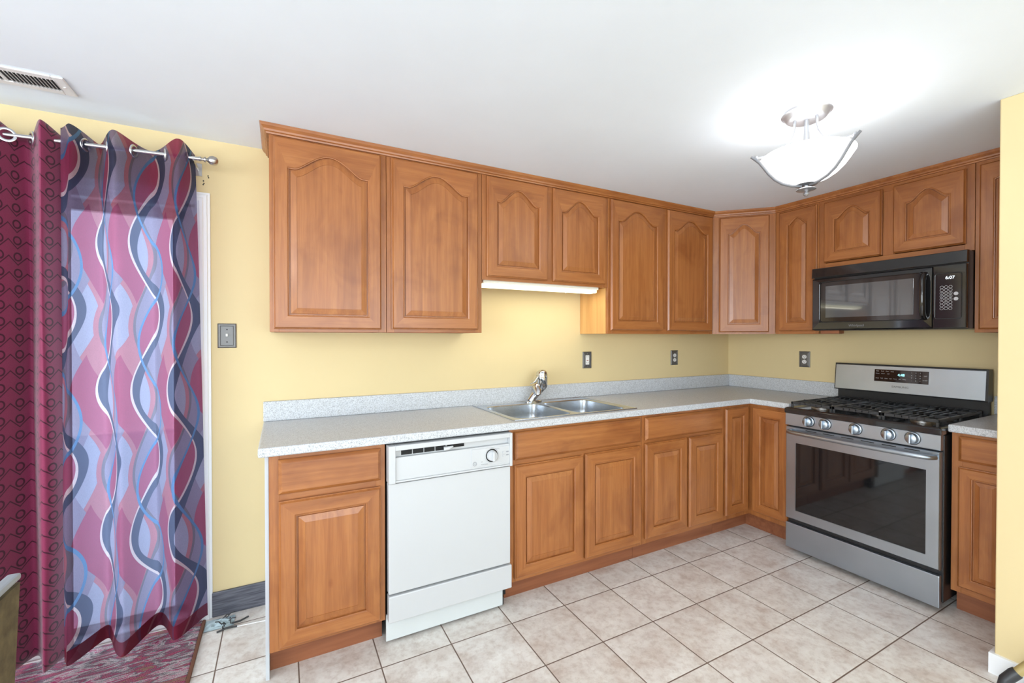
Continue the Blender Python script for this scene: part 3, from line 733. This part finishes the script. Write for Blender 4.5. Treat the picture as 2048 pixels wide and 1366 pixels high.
# ------------------------------------------------------------------ ceiling vent
T = Thing('ceiling_vent', 'white louvered ceiling vent above the patterned curtains', 'vent', (-4.46, -.30, CZ))
f = MB(); vx0, vx1, vy0, vy1, z = -4.665, -4.287, -.371, -.229, CZ-.0075
f.box(vx0+.035, vx1-.035, vy0, vy0+.03, z, CZ-.0005); f.box(vx0+.035, vx1-.035, vy1-.03, vy1, z, CZ-.0005); f.box(vx0, vx0+.035, vy0, vy1, z, CZ-.0005); f.box(vx1-.035, vx1, vy0, vy1, z, CZ-.0005)
f.box(-4.482, -4.470, vy0+.03, vy1-.03, z, CZ-.0005)
T.part('frame', f, WHITE, bevel=.003)
T.part('duct_opening', MB().box(vx0+.03, vx1-.03, vy0+.028, vy1-.028, CZ-.0015, CZ-.0006), mat('vent_shadow_grey', (.05, .05, .05, 1), .8))
for i in range(28):
    x = -4.625+i*.0112
    if abs(x+4.476) < .010: continue
    T.part('louver', MB().box(-.0008, .0008, vy0+.029, vy1-.029, -.0045, .0045, T=Matrix.Translation((x, 0, CZ-.005)) @ Matrix.Rotation(-.5, 4, 'Y')), WHITE)
T.part('screw', MB().lathe([(.005, 0), (.004, -.002), (0, -.003)], (-4.303, -.30, z), 12), WHITE)

# ------------------------------------------------------------------ wall plates
def plate(x, z, kind, label, cat, run='back', nm='wall_outlet'):
    ang = 0 if run == 'back' else RIGHT
    T = Thing(nm, label, cat, (x, 0, z), ang)
    R = lambda hx, hz, y: [(x-hx, y, z-hz), (x+hx, y, z-hz), (x+hx, y, z+hz), (x-hx, y, z+hz)]
    hx, hz = .0395, .0605
    T.part('plate', MB().loops([R(hx, hz, -.0005), R(hx, hz, -.004), R(hx-.004, hz-.004, -.007), R(hx-.011, hz-.011, -.0075), R(hx-.012, hz-.012, -.0055), R(hx-.014, hz-.014, -.0065)], True, True), PEWTER)
    if kind == 'switch':
        T.part('toggle', MB().box(x-.0045, x+.0045, -.018, -.006, z-.004, z+.010), BISC, bevel=.001)
        for q in (.031, -.031): T.part('screw', MB().cyl((x, -.0072, z+q), .003, .002, 'y', 12), DARK)
    elif kind == 'duplex':
        for q in (.019, -.019):
            r = T.part('receptacle', MB().loops([[(x+.0165*math.cos(t)*1.0, yy, z+q+.0145*math.sin(t)) for t in [2*PI*i/24 for i in range(24)]] for yy in (-.006, -.0085)], True, True), BISC)
            sub(r, T, 'slots', MB().box(x-.007, x-.005, -.0090, -.0085, z+q-.002, z+q+.007).box(x+.005, x+.007, -.0090, -.0085, z+q-.002, z+q+.007).cyl((x, -.0087, z+q-.008), .0025, .0006, 'y', 10), DARK)
        T.part('screw', MB().cyl((x, -.0072, z), .003, .002, 'y', 12), NICKEL)
    else:
        r = T.part('receptacle', MB().box(x-.0165, x+.0165, -.0085, -.006, z-.034, z+.034), BISC, bevel=.001)
        m = MB()
        for q in (.021, -.021): m.box(x-.007, x-.005, -.0090, -.0085, z+q-.002, z+q+.007).box(x+.005, x+.007, -.0090, -.0085, z+q-.002, z+q+.007)
        sub(r, T, 'slots', m, DARK)
        sub(r, T, 'test_button', MB().box(x-.008, x+.008, -.0095, -.0085, z+.001, z+.006), BISC); sub(r, T, 'reset_button', MB().box(x-.008, x+.008, -.0095, -.0085, z-.007, z-.002), mat('reset_red', srgb(150, 70, 60), .5))
        for q in (.048, -.048): T.part('screw', MB().cyl((x, -.0072, z+q*.95), .003, .002, 'y', 12), NICKEL)
plate(-3.8115, 1.3545, 'switch', 'pewter light switch plate on the yellow wall between curtain and cabinets', 'light switch', nm='light_switch')
plate(-1.586, 1.181, 'gfci', 'pewter-framed outlet with a rectangular white face, right of the faucet', 'outlet')
plate(-.687, 1.179, 'duplex', 'pewter outlet plate with two round sockets on the back wall near the corner', 'outlet')
plate(.655, 1.178, 'duplex', 'pewter outlet plate on the right wall beside the stove', 'outlet', 'right')
# old bracket screw holes above the door
hm = MB()
for x, z in ((-3.905, 2.108), (-3.903, 2.096), (-3.906, 2.090), (-3.886, 2.135), (-3.884, 2.127)): hm.box(x-.0025, x+.0025, -.0006, 0, z-.003, z+.003)
o = hm.build('screw_holes', DARK); tag(o, 'small dark screw holes in the yellow wall above the door casing', 'screw holes')

# ------------------------------------------------------------------ curtains
rodz = lambda x: 2.171-.036*(-3.84-x)
ROD = mat('rod_nickel', (.62, .62, .63, 1), .22, 1)
T = Thing('curtain_rod', 'silver curtain rod with a round finial over the patio door', 'curtain rod', (-4.6, -.13, rodz(-4.6)))
T.part('rod', MB().tube([(-6.1, -.13, rodz(-6.1)), (-3.90, -.13, rodz(-3.90))], .0085, 16), ROD)
T.part('finial', MB().lathe([(.0085, -.03), (.0105, -.03), (.0105, -.022), (.0065, -.020), (.0065, -.012), (.011, -.010), (.012, -.004), (.007, 0), (.010, .004), (.018, .012), (.0215, .024), (.018, .037), (.010, .044), (0, .046)],
       (0, 0, 0), 24, T=Matrix.Translation((-3.875, -.13, rodz(-3.875))) @ Matrix.Rotation(PI/2, 4, 'Y')), NICKEL)
T.part('rod_end', MB().tube([(-3.90, -.13, rodz(-3.90)), (-3.868, -.13, rodz(-3.868))], .007, 12), NICKEL)
bk = MB().tube([(-3.925, -.13, rodz(-3.92)-.006), (-3.925, -.11, rodz(-3.92)-.012), (-3.925, -.004, rodz(-3.92)-.012)], .005, 8).box(-3.94, -3.91, -.005, -.0005, rodz(-3.92)-.04, rodz(-3.92)+.02)
T.part('bracket', bk, NICKEL)

def cloth(ctrl, nseg=14, nz=90, ztop=None, zhem=0.0, over=None):
    """ctrl: list of (x_top, y_top, x_bot, y_bot) alternating folds; returns MB with uv (arc, height)"""
    m = MB(); n = (len(ctrl)-1)*nseg+1
    def pt(i, q):
        k = min(i//nseg, len(ctrl)-2); t = i/nseg-k
        a, b = ctrl[k], ctrl[k+1]; e = .5-.5*math.cos(PI*t)
        qq = q**.8
        xa, ya = a[0]+(a[2]-a[0])*qq, a[1]+(a[3]-a[1])*qq
        xb, yb = b[0]+(b[2]-b[0])*qq, b[1]+(b[3]-b[1])*qq
        # pinch: the x runs linearly, y by cosine so folds are rounded
        x = xa+(xb-xa)*(t*.75+.25*(.5-.5*math.cos(PI*t))); y = ya+(yb-ya)*e
        x += .006*math.sin(q*7+k*1.7)*math.sin(PI*t); y += .008*math.sin(q*5+k*2.3)*math.sin(PI*t)
        return x, y
    arc = [0]
    for i in range(1, n):
        p, r = pt(i-1, .5), pt(i, .5); arc.append(arc[-1]+math.hypot(p[0]-r[0], p[1]-r[1]))
    uv = []; vs = []
    for j in range(nz+1):
        q = j/nz
        for i in range(n):
            x, y = pt(i, q); zt = ztop(x, y, i/nseg); z = zt+(zhem-zt)*q
            vs.append((x, min(y, -.004), z)); uv.append((arc[i], z))
    fs = [(j*n+i, j*n+i+1, (j+1)*n+i+1, (j+1)*n+i) for j in range(nz) for i in range(n-1)]
    m.add(vs, fs, 0, True); m.uv = uv
    return m
def cloth_nodes(m, col, dark_col, trans, tw=.5, rough=.8, sheer=None):
    """diffuse from the front (yarn colour) with daylight passing through (transmitted colour)"""
    nt = m.node_tree; b = bs(m); ln(m, col, b.inputs['Base Color']); b.inputs['Roughness'].default_value = rough
    b.inputs['Specular IOR Level'].default_value = .2
    tr = nd(m, 'ShaderNodeBsdfTranslucent'); ln(m, trans, tr.inputs[0])
    mx = nd(m, 'ShaderNodeMixShader')
    if isinstance(tw, float): mx.inputs[0].default_value = tw
    else: ln(m, tw, mx.inputs[0])
    out = nt.nodes['Material Output']; ln(m, b.outputs[0], mx.inputs[1]); ln(m, tr.outputs[0], mx.inputs[2]); 
    if sheer:
        tp = nd(m, 'ShaderNodeBsdfTransparent'); ln(m, trans, tp.inputs[0]); m2 = nd(m, 'ShaderNodeMixShader')
        ln(m, sheer, m2.inputs[0]); ln(m, mx.outputs[0], m2.inputs[1]); ln(m, tp.outputs[0], m2.inputs[2]); ln(m, m2.outputs[0], out.inputs[0])
    else: ln(m, mx.outputs[0], out.inputs[0])

def wave_mat():
    m = mat('wave_pattern_fabric')
    t = nd(m, 'ShaderNodeTexCoord'); sp = nd(m, 'ShaderNodeSeparateXYZ'); ln(m, t.outputs['UV'], sp.inputs[0])
    u, v = sp.outputs[0], sp.outputs[1]
    P, LAM_, A = .25, .64, .078
    row = M_(m, 'FLOOR', M_(m, 'DIVIDE', u, P))
    def frac(w): return M_(m, 'FRACT', M_(m, 'DIVIDE', w, P))
    def wv(ph, amp, harm=0):  return M_(m, 'MULTIPLY', M_(m, 'SINE', M_(m, 'MULTIPLY_ADD', v, 2*PI/LAM_, ph)), amp)
    # family A: white + navy wave. family B: mirrored, pale edged grey. family C: light blue thin line
    a = frac(M_(m, 'SUBTRACT', u, wv(0, A)))
    bb = frac(M_(m, 'ADD', M_(m, 'ADD', u, P*.55), wv(.5, A*.75)))
    cc = frac(M_(m, 'ADD', M_(m, 'ADD', u, P*.25), wv(1.2, A*.9)))
    mag, rose, lav, pale, navy, white, lblue, grey = srgb(178, 38, 98), srgb(196, 112, 128), srgb(150, 140, 172), srgb(172, 176, 206), srgb(44, 50, 98), srgb(240, 226, 226), srgb(72, 140, 200), srgb(118, 104, 122)
    inA = M_(m, 'LESS_THAN', bb, .52)
    c = MIX(m, inA, lav, rose)
    # lens of magenta left of family A wave
    c = MIX(m, M_(m, 'MULTIPLY', M_(m, 'GREATER_THAN', a, .52), M_(m, 'GREATER_THAN', cc, .35)), c, mag)
    c = MIX(m, M_(m, 'MULTIPLY', M_(m, 'LESS_THAN', a, .42), M_(m, 'LESS_THAN', bb, .40)), c, pale)
    # grey thin line on family B
    ge = M_(m, 'LESS_THAN', M_(m, 'ABSOLUTE', M_(m, 'SUBTRACT', bb, .52)), .028); c = MIX(m, ge, c, grey)
    # navy band width varies
    wn = M_(m, 'MULTIPLY_ADD', M_(m, 'COSINE', M_(m, 'MULTIPLY_ADD', v, 4*PI/LAM_, 1.9)), .045, .155)
    c = MIX(m, M_(m, 'LESS_THAN', a, wn), c, navy)
    ww = M_(m, 'MULTIPLY_ADD', M_(m, 'COSINE', M_(m, 'MULTIPLY_ADD', v, 4*PI/LAM_, 1.9)), .012, .955)
    c = MIX(m, M_(m, 'GREATER_THAN', a, ww), c, white)
    lb = M_(m, 'LESS_THAN', M_(m, 'ABSOLUTE', M_(m, 'SUBTRACT', cc, .35)), .026); c = MIX(m, lb, c, lblue)
    hem = M_(m, 'LESS_THAN', v, .065)
    weave = NOISE(m, OBJC(m, (500, 500, 160)), 1, 2)
    c = MIX(m, .35, c, RAMP(m, weave, [(.3, srgb(205, 200, 205)), (.6, (1, 1, 1, 1))]), 'MULTIPLY')
    # dyed face is darker than the light it lets through
    face = MIX(m, 1.0, c, srgb(158, 132, 138), 'MULTIPLY'); face = MIX(m, M_(m, 'MULTIPLY', hem, .75), face, srgb(96, 24, 40))
    tr = MIX(m, .25, c, srgb(224, 236, 255))
    tr = MIX(m, hem, tr, srgb(84, 16, 34))
    tw = M_(m, 'MULTIPLY_ADD', hem, -.20, .24)
    cloth_nodes(m, face, None, tr, tw, .75, M_(m, 'MULTIPLY_ADD', hem, -.20, .23))
    BUMP(m, weave, .15, .0006)
    return m
def chain_mat():
    m = mat('plum_chain_pattern_fabric')
    t = nd(m, 'ShaderNodeTexCoord'); sp = nd(m, 'ShaderNodeSeparateXYZ'); ln(m, t.outputs['UV'], sp.inputs[0])
    PU, PV = .075, .0655
    u = M_(m, 'DIVIDE', sp.outputs[0], PU); v = M_(m, 'DIVIDE', sp.outputs[1], PV)
    v2 = v
    fu = M_(m, 'SUBTRACT', M_(m, 'FRACT', u), .5); fv = M_(m, 'SUBTRACT', M_(m, 'FRACT', v2), .5)
    X = M_(m, 'MULTIPLY', fu, PU); Y = M_(m, 'MULTIPLY', fv, PV)
    r = M_(m, 'SQRT', M_(m, 'ADD', M_(m, 'MULTIPLY', X, X), M_(m, 'MULTIPLY', Y, Y)))
    ring = M_(m, 'LESS_THAN', M_(m, 'ABSOLUTE', M_(m, 'SUBTRACT', r, .0150)), .0034)
    # zig-zag links between rings
    zf = M_(m, 'FRACT', M_(m, 'SUBTRACT', v2, M_(m, 'ABSOLUTE', M_(m, 'MULTIPLY', fu, 1.05))))
    zz = M_(m, 'MINIMUM', zf, M_(m, 'SUBTRACT', 1, zf))
    link = M_(m, 'MULTIPLY', M_(m, 'LESS_THAN', zz, .045), M_(m, 'GREATER_THAN', r, .0145))
    pat = M_(m, 'MAXIMUM', ring, link)
    c = MIX(m, pat, srgb(132, 44, 78), srgb(66, 12, 36))
    weave = NOISE(m, OBJC(m, (400, 400, 400)), 1, 2)
    c = MIX(m, .4, c, RAMP(m, weave, [(.3, srgb(200, 190, 200)), (.6, (1, 1, 1, 1))]), 'MULTIPLY')
    cloth_nodes(m, c, None, MIX(m, 0.0, c, c), .04, .55)
    bs(m).inputs['Sheen Weight'].default_value = .3
    BUMP(m, M_(m, 'SUBTRACT', 1, pat), .4, .0015)
    return m
WAVE, CHAIN = wave_mat(), chain_mat()
def header(peak, valley):
    def z(x, y, k):
        # higher where the cloth comes forward of the rod
        f_ = min(1, max(0, (-.13-y)/.05*.5+.5)); return rodz(x)+valley+(peak-valley)*f_
    return z
RINGM = mat('grommet_metal', (.66, .68, .72, 1), .25, 1)
def grommets(o, pts, parent):
    for (x, y, s) in pts:
        g = MB(); T_ = Matrix.Translation((x, y, rodz(x)-.003)) @ Matrix.Rotation(s, 4, 'Z') @ Matrix.Rotation(PI/2, 4, 'X')
        g.lathe([(.019, -.003), (.019, .003), (.023, .0045), (.028, .003), (.029, 0), (.028, -.003), (.023, -.0045), (.019, -.003)], (0, 0, 0), 28, T=T_)
        g.build('grommet', RINGM, parent)
wave_ctrl = [(-4.366, -.150, -4.372, -.140), (-4.330, -.180, -4.352, -.178), (-4.262, -.085, -4.262, -.035), (-4.190, -.180, -4.168, -.215),
             (-4.085, -.085, -4.085, -.030), (-3.975, -.182, -4.000, -.190), (-3.925, -.095, -3.893, -.045)]
o = cloth(wave_ctrl, ztop=header(.060, .022), zhem=.004).build('curtain', WAVE)
tag(o, 'sheer curtain with pink, navy and lavender wave pattern over the patio door', 'curtain')
grommets(o, [(-4.296, -.130, 1.25), (-4.226, -.13, -1.35), (-4.138, -.13, 1.3), (-4.03, -.13, -1.35), (-3.948, -.13, 1.3)], o)
ch_ctrl = [(-5.30, -.08, -5.30, -.06), (-5.20, -.18, -5.20, -.20), (-5.08, -.08, -5.08, -.05), (-4.96, -.18, -4.98, -.20), (-4.84, -.08, -4.86, -.05), (-4.72, -.18, -4.76, -.20), (-4.64, -.085, -4.66, -.05),
           (-4.570, -.185, -4.575, -.205), (-4.492, -.075, -4.492, -.030), (-4.415, -.178, -4.42, -.175), (-4.355, -.090, -4.368, -.06)]
o = cloth(ch_ctrl, ztop=header(.062, .012), zhem=.0).build('curtain', CHAIN)
sm = o.modifiers.new('thickness', 'SOLIDIFY'); sm.thickness = .0015
tag(o, 'heavy plum and crimson curtain with a woven chain pattern, left of the sheer one', 'curtain')
grommets(o, [(-4.525, -.140, .35), (-4.458, -.13, -1.0), (-4.67, -.13, -.9), (-4.78, -.13, .9)], o)

# ------------------------------------------------------------------ rug, litter, chair, things at the edges
def rug_mat():
    m = mat('pink_striped_rug', rough=.95)
    v = OBJC(m, (5, 22, 1)); n = NOISE(m, v, 1, 5, .7, 1.2)
    c = RAMP(m, n, [(.32, srgb(110, 24, 40)), (.38, srgb(168, 40, 100)), (.44, srgb(184, 174, 172)), (.50, srgb(96, 88, 96)), (.56, srgb(160, 44, 90)), (.62, srgb(138, 112, 92)), (.70, srgb(88, 24, 32))])
    c = MIX(m, .6, c, RAMP(m, NOISE(m, OBJC(m), 300, 3), [(.35, srgb(120, 110, 110)), (.6, (1, 1, 1, 1))]), 'MULTIPLY')
    ln(m, c, bs(m).inputs['Base Color']); BUMP(m, NOISE(m, OBJC(m), 260, 3), .8, .006); return m
T = Thing('rug', 'pink, grey and maroon striped rug on the floor in front of the patio door', 'rug', (-4.6, -1.0, FZ))
T.part('pile', MB().box(-5.4, -3.916, -1.9, -.03, FZ, FZ+.010), rug_mat(), bevel=.003)
T.part('binding', MB().box(-3.916, -3.902, -1.9, -.03, FZ, FZ+.011), mat('rug_binding', srgb(104, 66, 48), .9), bevel=.003)
# crumpled litter
random.seed(11)
lm = MB()
BLKP = mat('black_plastic', (.02, .02, .02, 1), .4); CLR = mat('clear_plastic_scrap', srgb(170, 186, 190), .2)
T = Thing('plastic_scrap', 'crumpled black and clear plastic scrap lying on the tiles by the baseboard', 'litter', (-3.78, -.12, FZ))
lm.tube([(-3.845, -.160, FZ+.006), (-3.81, -.150, FZ+.008), (-3.765, -.150, FZ+.006)], .004, 6)
lm.tube([(-3.79, -.125, FZ+.012), (-3.755, -.12, FZ+.01), (-3.72, -.105, FZ+.014)], .004, 6)
for i in range(9):
    p = Vector((random.uniform(-3.835, -3.765), random.uniform(-.135, -.06), FZ+.01)); q = p+Vector((random.uniform(-.035, .035), random.uniform(-.02, .02), random.uniform(-.004, .02)))
    lm.tube([p, (p+q)/2+Vector((0, 0, .008)), q], .0025, 5)
T.part('black_strands', lm, BLKP)
cm = MB(); G = 9
vs = [(-3.90+.12*i/G, -.13+.09*j/G, FZ+.003+.018*random.random()*math.sin(PI*i/G)*math.sin(PI*j/G)+.001*random.random()) for j in range(G+1) for i in range(G+1)]
cm.add(vs, [(j*(G+1)+i, j*(G+1)+i+1, (j+1)*(G+1)+i+1, (j+1)*(G+1)+i) for j in range(G) for i in range(G)])
T.part('clear_film', cm, CLR)
o = MB().tube([(-3.765, -.150, FZ+.004), (-3.70, -.157, FZ+.004), (-3.65, -.163, FZ+.004), (-3.615, -.168, FZ+.004)], .0022, 6).build('white_cord', WHITE)
tag(o, 'thin white cord running from the plastic scrap to the base cabinet', 'cord')
# dining chair, only the upper corner of its back is in frame
TAN = mat('olive_tan_upholstery', srgb(128, 112, 78), .85)
n_ = NOISE(TAN, OBJC(TAN), 40, 4); ln(TAN, RAMP(TAN, n_, [(.3, srgb(78, 68, 46)), (.7, srgb(108, 96, 66))]), bs(TAN).inputs['Base Color'])
T = Thing('dining_chair', 'tan upholstered chair with a light grey top edge at the lower left', 'chair', (0, 0, FZ))
T.root.location = (-4.060, -1.325, FZ+.011); T.root.rotation_euler = (0, 0, -PI/2)
T.part('backrest', MB().loops([[(0+d_, -.012, z), (.44-d_, -.012, z), (.44-d_, .008, z), (0+d_, .008, z)] for z, d_ in ((.43, .05), (.83, .0))], True, True), TAN, bevel=.004)
T.part('top_rail', MB().box(-.002, .442, -.013, .009, .836, .850), mat('grey_rail', srgb(150, 156, 160), .35), bevel=.005)
T.part('seat', MB().box(0, .44, -.44, .02, .40, .46), TAN, bevel=.02)
for lx in (.02, .40):
    for ly in (-.42, -.01): T.part('leg', MB().box(lx, lx+.03, ly, ly+.03, FZ, .40), WDARK)
# cleaning tool at the lower right corner
T = Thing('vacuum_wand', 'tan tube with a black angled end beside the projecting wall, lower right corner', 'vacuum cleaner', (-1.10, -2.02, FZ))
T.part('tube', MB().tube([(-1.060, -2.010, .04), (-1.03, -2.060, .12), (-1.02, -2.16, .26)], .016, 14), mat('tan_tube', srgb(168, 148, 96), .4))
T.part('elbow', MB().tube([(-1.085, -1.985, -.016), (-1.083, -1.990, .012), (-1.060, -2.008, .040), (-1.056, -2.016, .05)], [.018, .019, .020, .019], 14), mat('black_rubber', (.03, .03, .032, 1), .45))
T.part('floor_head', MB().box(-1.06, -1.01, -2.22, -2.03, FZ, FZ+.05), WHITE, bevel=.01)
